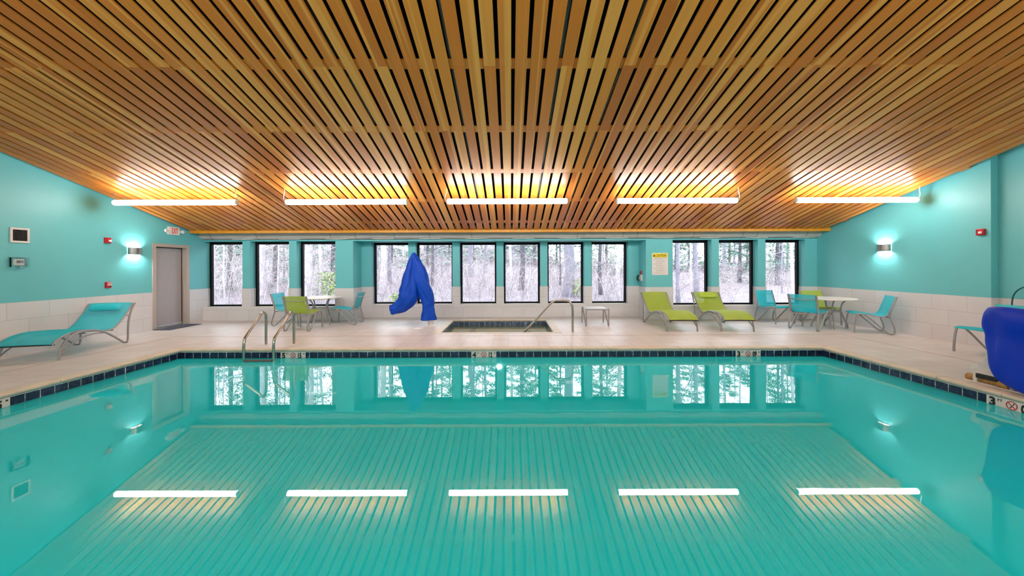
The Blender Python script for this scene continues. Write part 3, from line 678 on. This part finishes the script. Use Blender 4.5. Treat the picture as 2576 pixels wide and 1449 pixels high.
def make_lounger(loc, face, label, col, pad=None, wide=.70):
    """local +y points from the head to the foot; origin at the front feet"""
    t = thing('sun_lounger', label, 'lounger', (loc[0], loc[1], 0), math.atan2(face[1], face[0])-PI/2)
    rail = [(.09, .275), (.02, .335), (-.15, .40), (-.38, .43), (-.62, .415), (-.9, .355), (-1.1, .335), (-1.25, .37), (-1.42, .48), (-1.58, .63), (-1.74, .80)]
    strip(rail, wide-.05, .014, 9).build('sling_bed', col, t, 60)
    for s in (-1, 1):
        x = s*(wide/2-.015)
        m = MB(); flat_tube(m, spline([(x, p[0], p[1]-.012) for p in rail], 6), .012, .012); m.build('bed_rail', 'pewter', t, 60)
        x = s*(wide/2+.012); m = MB()
        flat_tube(m, spline([(x, 0, 0), (x, -.02, .13), (x, -.10, .27), (x, -.27, .375), (x, -.5, .405), (x, -.75, .375), (x, -1.0, .285), (x, -1.25, .14), (x, -1.42, .03), (x, -1.48, .012), (x, -1.535, .03), (x, -1.555, .10), (x, -1.56, .3), (x, -1.59, .5), (x, -1.67, .68), (x, -1.76, .79)], 6), .015, .016)
        m.build('side_frame', 'pewter', t, 60)
        m = MB(); flat_tube(m, spline([(x, -.025, .10), (x, -.2, .205), (x, -.45, .295), (x, -.7, .32), (x, -.9, .30)], 6), .010, .011); m.build('lower_brace', 'pewter', t, 60)
        MB().box(x-.02, x+.02, -1.52, -1.44, 0, .016).build('foot_cap', 'rubber', t, None, .005)
    w2 = wide/2-.01
    for y, z in ((.03, .27), (-.55, .36), (-1.2, .31)): MB().box(-w2, w2, y-.014, y+.014, z-.015, z+.012).build('crossbar', 'pewter', t, None, .004)
    MB().box(-w2, w2, .075, .10, .262, .278).build('front_hem', 'rubber', t)
    MB().tube([(-w2, -1.60, .55), (w2, -1.60, .55)], .009, 8).build('back_bar', 'pewter', t, 50)
    if pad:
        cy, cz_ = -1.60, .705; d = Vector((0, -.16, .17)).normalized(); n = Vector((0, .17, .16)).normalized(); m = MB(); rings = []
        for j in range(13):
            u = -1+2*j/12; e = max(0.0, 1-abs(u)**6)**.5; hh, tt = .082*(.75+.25*e), .045*max(e, .12)
            rings.append([Vector((u*(wide-.22)/2, cy, cz_)) + d*hh*math.cos(2*PI*i/20) + n*(tt*math.sin(2*PI*i/20)+.035) for i in range(20)])
        m.loft(rings); m.build('head_pillow', pad, t, 60)
    return t
make_lounger((-7.93, 6.16), (.247, -.969), 'aqua sun lounger with matching head pillow along the tiled end wall', 'aqua', 'aqua_pad', .76)
make_lounger((4.02, 8.78), (0.0, -1), 'lime sun lounger without pillow under the caution sign', 'lime', None, .70)
make_lounger((5.30, 8.74), (-.085, -1), 'lime sun lounger with head pillow in front of the windows', 'lime', 'lime_pad', .70)
# side table
t = thing('side_table', 'low square side table with pale mesh top beside the hot tub', 'table', (2.235, 9.92, 0))
MB().prism(rrect(-.27, .27, -.27, .27, .03), 'z', .425, .44).build('table_top', 'grey_mesh', t)
for s in (-1, 1):
    x = s*.29; m = MB()
    flat_tube(m, spline([(x, .28, 0), (x, .28, .2), (x, .275, .36), (x, .24, .425), (x, .17, .40), (x, .0, .24), (x, -.18, .07), (x, -.235, .012), (x, -.28, .03), (x, -.29, .12), (x, -.285, .3), (x, -.28, .44)], 6), .015, .012)
    m.build('side_frame', 'pewter', t, 60)
for y in (-.27, .26): MB().box(-.29, .29, y-.012, y+.012, .40, .424).build('crossbar', 'pewter', t, None, .004)

# ------------------------------------------------------------------ covered lifts
def cloth_tube(m, keys, sides=40, fold=.05, seed=1):
    """keys: (cx, cy, cz, half width, half depth, axis tilt vector) rings in world space"""
    rr = random.Random(seed); ph = [rr.uniform(0, 6) for _ in range(4)]
    n = len(keys); K = 10; out = []
    cs = spline([k[:3] for k in keys], K); rad = spline([(k[3], k[4], 0) for k in keys], K)
    for i, (c, r) in enumerate(zip(cs, rad)):
        t = (cs[min(i+1, len(cs)-1)]-cs[max(i-1, 0)]).normalized()
        yv = Vector((0, 1, 0)); u = yv.cross(t); u = u.normalized() if u.length > 1e-4 else Vector((1, 0, 0)); v = t.cross(u).normalized(); s_ = i/len(cs)
        ring = []
        for k in range(sides):
            a = 2*PI*k/sides
            w = 1 + fold*(math.sin(3*a+ph[0]+5*s_) * .5 + math.sin(5*a+ph[1]-9*s_)*.35 + math.sin(2*a+ph[2]+22*s_)*.25 + math.sin(8*a+ph[3]+14*s_)*.15) + .22*noise.noise(Vector((math.cos(a)*1.6+seed*7, math.sin(a)*1.6, s_*5))) + .10*noise.noise(Vector((math.cos(a)*3.2+seed*3, math.sin(a)*3.2, s_*14)))
            ring.append(c + u*r.x*w*math.cos(a) + v*r.y*w*math.sin(a))
        out.append(ring)
    m.loft(out)
q = 9.72/942
def P3(px, py, dy=0): return ((px-1284)*q, 9.72+dy, 1.54-(py-669.3)*q)
m = MB()
def key(px, py, wpx, dep, dy=0): p = P3(px, py, dy); return (p[0], p[1], p[2], wpx*q, dep)
cloth_tube(m, [key(1040, 634, 3, .03), key(1044, 652, 12, .10), key(1052, 685, 21, .15), key(1063, 720, 21.5, .17), key(1075, 750, 15, .15), key(1077, 775, 14.5, .14), key(1078, 803, 19, .17)], 56, .11, 2)
cloth_tube(m, [key(1040, 635, 3, .03), key(1037, 655, 9, .09, -.02), key(1033, 690, 16, .15, -.05), key(1029, 725, 21, .19, -.07), key(1025, 750, 23, .2, -.08), key(1012, 766, 18, .18, -.09), key(998, 774, 14, .15, -.1), key(989, 777, 13, .13, -.1), key(986, 778, 9, .10, -.1)], 56, .13, 5)
tag(m.build('lift_cover', 'blue', None, 50), 'royal blue peaked fabric cover hanging over the lift at the hot tub', 'cover')
b = P3(1083, 820)
t = thing('pool_lift', 'white lift pedestal under the peaked blue cover', 'pool lift', (b[0], b[1], 0))
MB().disc_lathe((0, 0, 0), [(.13, 0), (.13, .012), (.075, .016), (.075, .17), (.09, .18), (.09, .20)], 28).build('pedestal', 'white_metal', t, 40)
MB().cyl((-.05, .0, .2), 'z', .05, .35, 20).build('mast', 'white_metal', t, 40)
MB().tube([(-.18, -.05, .165), (-.06, -.06, .165)], .028, 12).build('valve', 'rust', t, 40)
MB().cyl((.06, -.06, .17), 'x', .03, .07, 12).build('hub', 'white_metal', t, 40)
tag(MB().disc_lathe((b[0]-.22, b[1]-.42, 0), [(.11, .001), (.11, .005), (.10, .006)], 28).build('deck_cap', 'white', None, 40), 'small round white cap set in the deck before the lift pedestal', 'deck cap')
# near lift
m = MB(); prof = [  # z, x0, x1, y0(near), y1(far)
    (1.06, 6.10, 6.60, 3.75, 4.62), (1.05, 5.99, 6.68, 3.62, 4.78), (1.00, 5.95, 6.73, 3.55, 4.82), (.90, 5.935, 6.74, 3.53, 4.84), (.78, 5.945, 6.74, 3.53, 4.83), (.66, 5.955, 6.74, 3.52, 4.775), (.5, 5.94, 6.75, 3.50, 4.76), (.3, 5.92, 6.75, 3.48, 4.75), (.14, 5.915, 6.75, 3.48, 4.68), (.05, 5.92, 6.74, 3.5, 4.5), (.025, 5.94, 6.72, 3.55, 4.35)]
zz = spline([(p[0], p[1], p[2]) for p in prof], 4); yy = spline([(p[3], p[4], 0) for p in prof], 4); rings = []
for i, (a, b2) in enumerate(zip(zz, yy)):
    cx, hx, cy, hy = (a.y+a.z)/2, (a.z-a.y)/2, (b2.x+b2.y)/2, (b2.y-b2.x)/2; ring = []
    for k in range(72):
        th = 2*PI*k/72; c, s_ = math.cos(th), math.sin(th); e = .42
        f = 1 + .018*math.sin(5*th+a.x*6) + .014*math.sin(9*th-a.x*9) + .05*noise.noise(Vector((math.cos(th)*2.2, math.sin(th)*2.2, a.x*2.6))) + .03*noise.noise(Vector((math.cos(th)*5+9, math.sin(th)*5, a.x*3.5)))
        xx = cx+hx*f*math.copysign(abs(c)**e, c)
        ring.append((cx+hx*f*math.copysign(abs(c)**e, c), cy+hy*f*math.copysign(abs(s_)**e, s_), a.x + (.03*math.sin(th*2+.6) - .16*(1-math.copysign(abs(s_)**e, s_))*.5 - .34*max(0, xx-6.02))*max(0, (a.x-.45)/.6)))
    rings.append(ring)
m.loft(rings)
tag(m.build('lift_cover', 'blue2', None, 60), 'deep blue bulky fabric cover over the lift at the pool edge', 'cover')
t = thing('pool_lift', 'white metal lift base at the pool edge under the bulky blue cover', 'pool lift', (6.15, 4.72, 0))
MB().box(-.10, .22, -.45, .28, .001, .015).build('base_plate', 'white_metal', t, None, .003)
m = MB(); g = [(.27, .16), (.25, .165), (.19, .19), (.13, .29), (.085, .45), (.06, .80), (-.12, .80), (-.12, .16)]
m.prism([(p[0], p[1]) for p in g], 'x', -.03, .07); m.build('column', 'white_metal', t, None, .006)
m = MB(); m.box(-.08, .12, -.42, .20, .13, .16); m.box(-.08, -.06, .16, .20, .012, .13); m.box(-.08, -.06, -.20, -.16, .012, .13); m.build('frame', 'white_metal', t)
MB().box(-.085, .10, -.05, .17, .07, .125).build('battery_box', 'black', t, None, .006)
MB().tube([(-.02, -.15, .05), (-.02, .30, .05)], .045, 16).build('axle', 'rust', t, 40)
MB().tube([(-.01, .235, .18), (.04, .235, .18)], .055, 20).build('wheel', 'white', t, 40)
MB().tube([(-.06, -.06, .05), (-.06, -.16, .05)], .05, 16).build('coupling', 'rust', t, 40)
m = MB(); m.tube(spline([(8.86, 6.62, .80), (8.86, 6.60, .98), (8.86, 6.53, 1.10), (8.86, 6.40, 1.17), (8.86, 6.25, 1.15), (8.86, 6.13, 1.03), (8.86, 6.1, .84), (8.86, 6.2, .66), (8.86, 6.36, .58), (8.86, 6.53, .64), (8.86, 6.62, .80)], 6), .011, 8)
h = thing('hose_loop', 'dark teal hose loop hung on the wall behind the blue cover', 'hose', (0, 0, 0))
m.build('hose', 'hose', h, 60); MB().tube([(XR2-.013, 6.37, 1.155), (8.83, 6.37, 1.155)], .012, 10).build('hook', 'chrome', h, 40)

# ------------------------------------------------------------------ outside
def ground_z(x, y):
    s = .085 if x < 2 else max(.045, .085-.006*(x-2))
    return -.12 + max(0, y-13.5)*s + max(0, y-42)*.16*min(1, max(0, (7-x)/5)) + .12*math.sin(x*.7+1)*math.sin(y*.5)*min(1, max(0, (y-13)/4))
m = MB(); nx, ny = 90, 60; rows = []
for j in range(ny+1):
    y = 12.0 + (j/ny)**1.6*58
    rows.append(m.ring([(-70+140*i/nx, y, ground_z(-70+140*i/nx, y)) for i in range(nx+1)]))
for a, b in zip(rows, rows[1:]):
    for i in range(nx): m.f.append((a[i], a[i+1], b[i+1], b[i]))
struct(m.build('ground', 'litter', None, 180), 'leaf-strewn woodland floor rising beyond the windows', 'ground')
def branch(m, rr, p, d, ln, r, depth, sides):
    pts = [Vector(p)]; rad = [r]; n = 5; dd = Vector(d).normalized()
    for i in range(n):
        dd = (dd + Vector((rr.uniform(-.22, .22), rr.uniform(-.22, .22), rr.uniform(-.08, .16)))).normalized()
        pts.append(pts[-1]+dd*ln/n); rad.append(max(.004, r*(1-.75*(i+1)/n)))
    m.tube(pts, rad, sides, cap=False)
    if depth > 0:
        for _ in range(rr.choice((3, 4, 4))):
            i = rr.randint(1, n); a = rr.uniform(0, 2*PI)
            nd = (dd*.6 + Vector((math.cos(a), math.sin(a), rr.uniform(-.2, .6)))*.75)
            branch(m, rr, pts[i], nd, ln*rr.uniform(.4, .65), max(.005, rad[i]*.6), depth-1, 4)
def tree(px, y, wpx, h, mat, label, lean=0.0, limbs=9, low=2.2, group=None, depth=2, dead=3, seed=None):
    rr = random.Random(seed if seed is not None else int(px*7+y*13)); x = (px-1284)*y/942; z0 = ground_z(x, y)-.05
    r = wpx*y/942/2; t = thing('bare_tree', label, 'tree', (x, y, z0), 0, group)
    m = MB(); pts = []; rad = []
    for i in range(11):
        f = i/10; pts.append((lean*f*h + rr.uniform(-.5, .5)*r, rr.uniform(-.5, .5)*r, h*f)); rad.append(r*(1.25 if i == 0 else 1)*(1-.72*f))
    pts = spline(pts, 2); rad = [p.x for p in spline([(q, 0, 0) for q in rad], 2)]
    m.tube(pts, rad, 12); m.build('trunk', mat, t, 60)
    b = MB()
    for i in range(limbs + dead):
        f = rr.uniform(low/h, .97) if i < limbs else rr.uniform(.06, low/h+.05)
        p = pts[int(f*(len(pts)-1))]; a = rr.uniform(0, 2*PI)
        ln = (1.2+h*.22*(1-f*.6))*rr.uniform(.6, 1.1) if i < limbs else rr.uniform(.5, 1.6)
        branch(b, rr, p, (math.cos(a), math.sin(a), rr.uniform(.1, .8) if i < limbs else rr.uniform(-.2, .3)), ln, max(.012, r*.30*(1-f*.6)) if i < limbs else .012, depth if i < limbs else 1, 5)
    b.build('branches', mat, t, 60)
W = 'seen through the %s window %s'
dl, md, rt_ = 'from the door wall', 'of the middle bay', 'beyond the caution sign'
big = [
 (539, 17, 7, 12, 'bark_pale', 'pale tree trunk at the edge of the first window from the door wall', 0, 8),
 (565, 15.5, 4, 7, 'bark_pale', 'pale bent sapling in the middle of the first window from the door wall', -.02, 10),
 (660, 18, 17, 14, 'bark_pale', 'thick pale tree trunk in the second window from the door wall', 0, 9),
 (699, 16, 4, 8, 'bark_pale', 'thin whitish sapling in the second window from the door wall', .01, 10),
 (715, 21, 4, 9, 'bark_grey', 'thin grey sapling beside the whitish one in the second window', .0, 9),
 (779, 17, 19, 15, 'bark_pale', 'thick pale tree trunk in the third window from the door wall', 0, 9),
 (806, 16, 7, 10, 'bark_pale', 'slim pale tree leaning beside the thick trunk in the third window', .012, 9),
 (963, 18, 16, 14, 'bark_pale', 'thick pale tree trunk in the first window of the middle bay', 0, 10),
 (980, 22, 9, 13, 'bark_grey', 'grey tree trunk behind the thick one in the first middle bay window', .01, 9),
 (1088, 20, 8, 13, 'bark_dark', 'dark tree trunk in the second window of the middle bay', 0, 9),
 (1111, 24, 6, 12, 'bark_grey', 'slim grey tree in the second window of the middle bay', 0, 8),
 (1185, 25, 15, 14, 'bark_grey', 'broad grey tree trunk in the third window of the middle bay', 0, 9),
 (1221, 28, 9, 14, 'bark_grey', 'distant grey tree trunk in the third window of the middle bay', 0, 8),
 (1285, 17, 7, 11, 'bark_pale', 'pale tree trunk at the side of the fourth middle bay window', 0, 9),
 (1313, 19, 13, 13, 'bark_dark', 'dark tree trunk in the fourth window of the middle bay', .004, 9),
 (1429, 17, 24, 16, 'bark_grey', 'very thick grey tree trunk in the fifth window of the middle bay', 0, 9),
 (1409, 21, 5, 11, 'bark_dark', 'thin dark tree beside the very thick trunk', 0, 8),
 (1511, 18, 10, 12, 'bark_dark', 'dark stump-like tree in the last window of the middle bay', 0, 9),
 (1555, 16, 12, 12, 'bark_pale', 'pale tree trunk in the last window of the middle bay', .01, 9),
 (1704, 15.5, 10, 13, 'bark_grey', 'grey tree trunk in the first window beyond the caution sign', .006, 9),
 (1738, 22, 5, 11, 'bark_pale', 'thin pale tree in the first window beyond the caution sign', 0, 8),
 (1752, 20, 11, 14, 'bark_grey', 'grey tree trunk right of the thin pale one beyond the caution sign', 0, 9),
 (1818, 24, 3, 9, 'bark_grey', 'thin grey sapling in the second window beyond the caution sign', 0, 9),
 (1968, 19, 4, 10, 'bark_grey', 'slim grey tree in the window nearest the end wall', 0, 10),
 (1993, 17, 8, 12, 'bark_pale', 'pale tree trunk at the edge of the window nearest the end wall', 0, 9),
]
for (px, y, wpx, h, mat, lb, lean, limbs) in big: tree(px, y, wpx, h, mat, lb, lean, limbs)
rr = random.Random(21)
for i in range(46):
    y = rr.uniform(26, 48); px = (480+1600*(i+rr.random())/34) if i < 34 else 1680+360*(i-34+rr.random())/12
    tree(px, y, rr.uniform(2.5, 6.5), rr.uniform(10, 16), rr.choice(('bark_pale', 'bark_grey', 'bark_grey')), 'slim bare tree far back in the woods', 0, 9, 2.0, 'far bare trees in the woods', 2 if i >= 34 else 1, 2, 100+i)
# evergreens
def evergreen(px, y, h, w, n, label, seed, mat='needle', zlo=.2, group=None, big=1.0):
    rr = random.Random(seed); x = (px-1284)*y/942; z0 = ground_z(x, y)-.05
    t = thing('evergreen_tree', label, 'tree', (x, y, z0), 0, group)
    MB().tube([(0, 0, 0), (.05, 0, h*.5), (0, 0, h)], [.14, .09, .02], 10).build('trunk', 'bark_dark', t, 60)
    m = MB(); k = 0
    nb = n//60
    for b in range(nb):
        f = zlo/h + (1-zlo/h)*((b+rr.random())/nb); z = h*f; a = rr.uniform(0, 2*PI); ln = w*(1-f)**.7*rr.uniform(.6, 1.1)+.2
        for i in range(60):
            s_ = rr.uniform(.12, 1)*ln; p = Vector((math.cos(a)*s_, math.sin(a)*s_, z - .18*s_*s_/max(.4, ln) + rr.gauss(0, .05)))
            p += Vector((rr.gauss(0, .12+.1*s_/ln), rr.gauss(0, .12+.1*s_/ln), 0))
            d = Vector((math.cos(a)+rr.uniform(-.9, .9), math.sin(a)+rr.uniform(-.9, .9), rr.uniform(-.6, .2))).normalized()*rr.uniform(.09, .2)*big
            e = d.cross(Vector((rr.uniform(-1, 1), rr.uniform(-1, 1), 1))).normalized()*.022*big
            m.quad(p-e, p+e, p+d+e*.3, p+d-e*.3)
    m.build('foliage', mat, t)
evergreen(578, 19.5, 8, 2.4, 6600, 'soft evergreen behind the saplings of the first window from the door wall', 1)
evergreen(692, 22, 10, 2.8, 6600, 'soft evergreen behind the second window from the door wall', 2)
evergreen(838, 19, 10, 2.6, 7200, 'dense evergreen filling the third window from the door wall', 3)
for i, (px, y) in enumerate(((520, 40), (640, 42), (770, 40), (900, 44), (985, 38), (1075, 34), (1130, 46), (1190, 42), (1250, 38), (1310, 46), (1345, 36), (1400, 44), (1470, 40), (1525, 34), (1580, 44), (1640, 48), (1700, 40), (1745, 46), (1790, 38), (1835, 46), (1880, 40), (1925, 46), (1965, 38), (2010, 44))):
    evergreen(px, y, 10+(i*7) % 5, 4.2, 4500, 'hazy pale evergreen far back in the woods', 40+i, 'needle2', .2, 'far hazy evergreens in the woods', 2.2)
evergreen(1860, 25, 4.6, 2.6, 4200, 'low spreading evergreen in the second window beyond the caution sign', 8)
evergreen(1955, 23, 6.5, 3.0, 4200, 'drooping evergreen in the window nearest the end wall', 9)
def shrub(px, y, h, w, n, label, seed):
    rr = random.Random(seed); x = (px-1284)*y/942; z0 = ground_z(x, y)-.02; t = thing('leafy_shrub', label, 'shrub', (x, y, z0)); m = MB(); s_ = MB()
    for i in range(9):
        a = rr.uniform(0, 6.28); s_.tube(spline([(0, 0, 0), (math.cos(a)*w*.3, math.sin(a)*w*.3, h*.5), (math.cos(a)*w*.6, math.sin(a)*w*.6, h*rr.uniform(.7, 1))], 4), .008, 4)
    s_.build('stems', 'twig', t)
    for i in range(n):
        p = Vector((rr.gauss(0, w*.4), rr.gauss(0, w*.4), h*rr.uniform(.15, 1))); d = Vector((rr.uniform(-1, 1), rr.uniform(-1, 1), rr.uniform(-.6, .6))).normalized()*.07; e = d.orthogonal().normalized()*.028
        m.quad(p-e, p+e, p+d+e, p+d-e)
    m.build('foliage', 'leafy', t)
shrub(828, 16, 1.15, .6, 420, 'yellow-green shrub at the foot of the third window', 5)
shrub(1003, 15.5, .45, .4, 200, 'small yellow-green shrub low in the first middle bay window', 6)
shrub(1452, 17, .8, .5, 260, 'pale green shrub beside the very thick trunk', 7)
# tangled brush
m = MB(); rr = random.Random(5)
def stems(n, p0, p1, y0, y1, h0, h1):
    for i in range(n):
        y = rr.uniform(y0, y1); x = (rr.uniform(p0, p1)-1284)*y/942; z = ground_z(x, y); h = rr.uniform(h0, h1); a = rr.uniform(0, 2*PI); b = rr.uniform(.2, 1.0)*h
        c, s_ = math.cos(a), math.sin(a); j = lambda: rr.uniform(-.22, .22)
        p = [(x, y, z), (x+c*b*.2+j(), y+s_*b*.2+j(), z+h*.45), (x+c*b*.55+j(), y+s_*b*.55+j(), z+h*.85), (x+c*b+j(), y+s_*b+j(), z+h*rr.uniform(.6, 1.05))]
        r = rr.uniform(.003, .0075); P = spline(p, 3)
        m.tube(P, [r*(1-.6*q/len(P)) for q in range(len(P))], 3, cap=False)
        for _ in range(4):
            q = P[rr.randint(3, len(P)-2)]; d = Vector((rr.uniform(-1, 1), rr.uniform(-1, 1), rr.uniform(0, 1))).normalized()*rr.uniform(.25, .8)
            m.tube([q, q+d*.5+Vector((j(), j(), j()))*.5, q+d], [r*.6, r*.5, r*.35], 3, cap=False)
stems(520, 500, 860, 13.6, 22, .8, 3.0)
stems(1000, 930, 1600, 13.6, 24, .6, 2.2)
stems(420, 1670, 2040, 14.5, 26, .4, 1.6)
stems(480, 480, 2080, 24, 42, .8, 3.0)
tag(m.build('undergrowth', 'twig'), 'tangle of pale dry brush and brambles outside the windows', 'undergrowth', None, 'stuff')

# ------------------------------------------------------------------ world, camera, view
w = bpy.data.worlds.new('overcast_sky'); S.world = w; w.use_nodes = True; nt = w.node_tree
for n in list(nt.nodes): nt.nodes.remove(n)
out = N(nt, 'ShaderNodeOutputWorld'); bg = N(nt, 'ShaderNodeBackground', Strength=3.7)
tc = N(nt, 'ShaderNodeTexCoord'); nz = N(nt, 'ShaderNodeTexNoise', Scale=2.5, Detail=4.0); L(nt, tc, 'Generated', nz, 'Vector')
r = ramp(nt, [(0.35, (.78, .88, 1.0)), (0.65, (.90, .95, 1.0))]); L(nt, nz, 'Fac', r, 'Fac'); L(nt, r, 'Color', bg, 'Color'); L(nt, bg, 'Background', out, 'Surface')
cam = bpy.data.cameras.new('camera'); co = bpy.data.objects.new('camera', cam); C.objects.link(co); S.camera = co
cam.sensor_width = 36.0; cam.sensor_fit = 'HORIZONTAL'; cam.lens = 942/2576*36; cam.shift_x = 4/2576; cam.shift_y = -54.5/2576
cam.clip_start = .02; cam.clip_end = 300
co.matrix_world = Matrix.Translation((0, 0, 1.54)) @ Matrix.Rotation(PI/2, 4, 'X') @ Matrix.Rotation(-.0037, 4, 'Z')
S.view_settings.view_transform = 'Standard'; S.view_settings.look = 'None'; S.view_settings.gamma = 1.0; S.view_settings.use_curve_mapping = False
S.view_settings.exposure = 0.97
cy = S.cycles
cy.use_denoising = True; cy.use_adaptive_sampling = True; cy.adaptive_threshold = 0.02; cy.max_bounces = 8; cy.diffuse_bounces = 4; cy.glossy_bounces = 4; cy.transmission_bounces = 6; cy.transparent_max_bounces = 14
cy.sample_clamp_indirect = 8.0; cy.caustics_reflective = False; cy.caustics_refractive = False
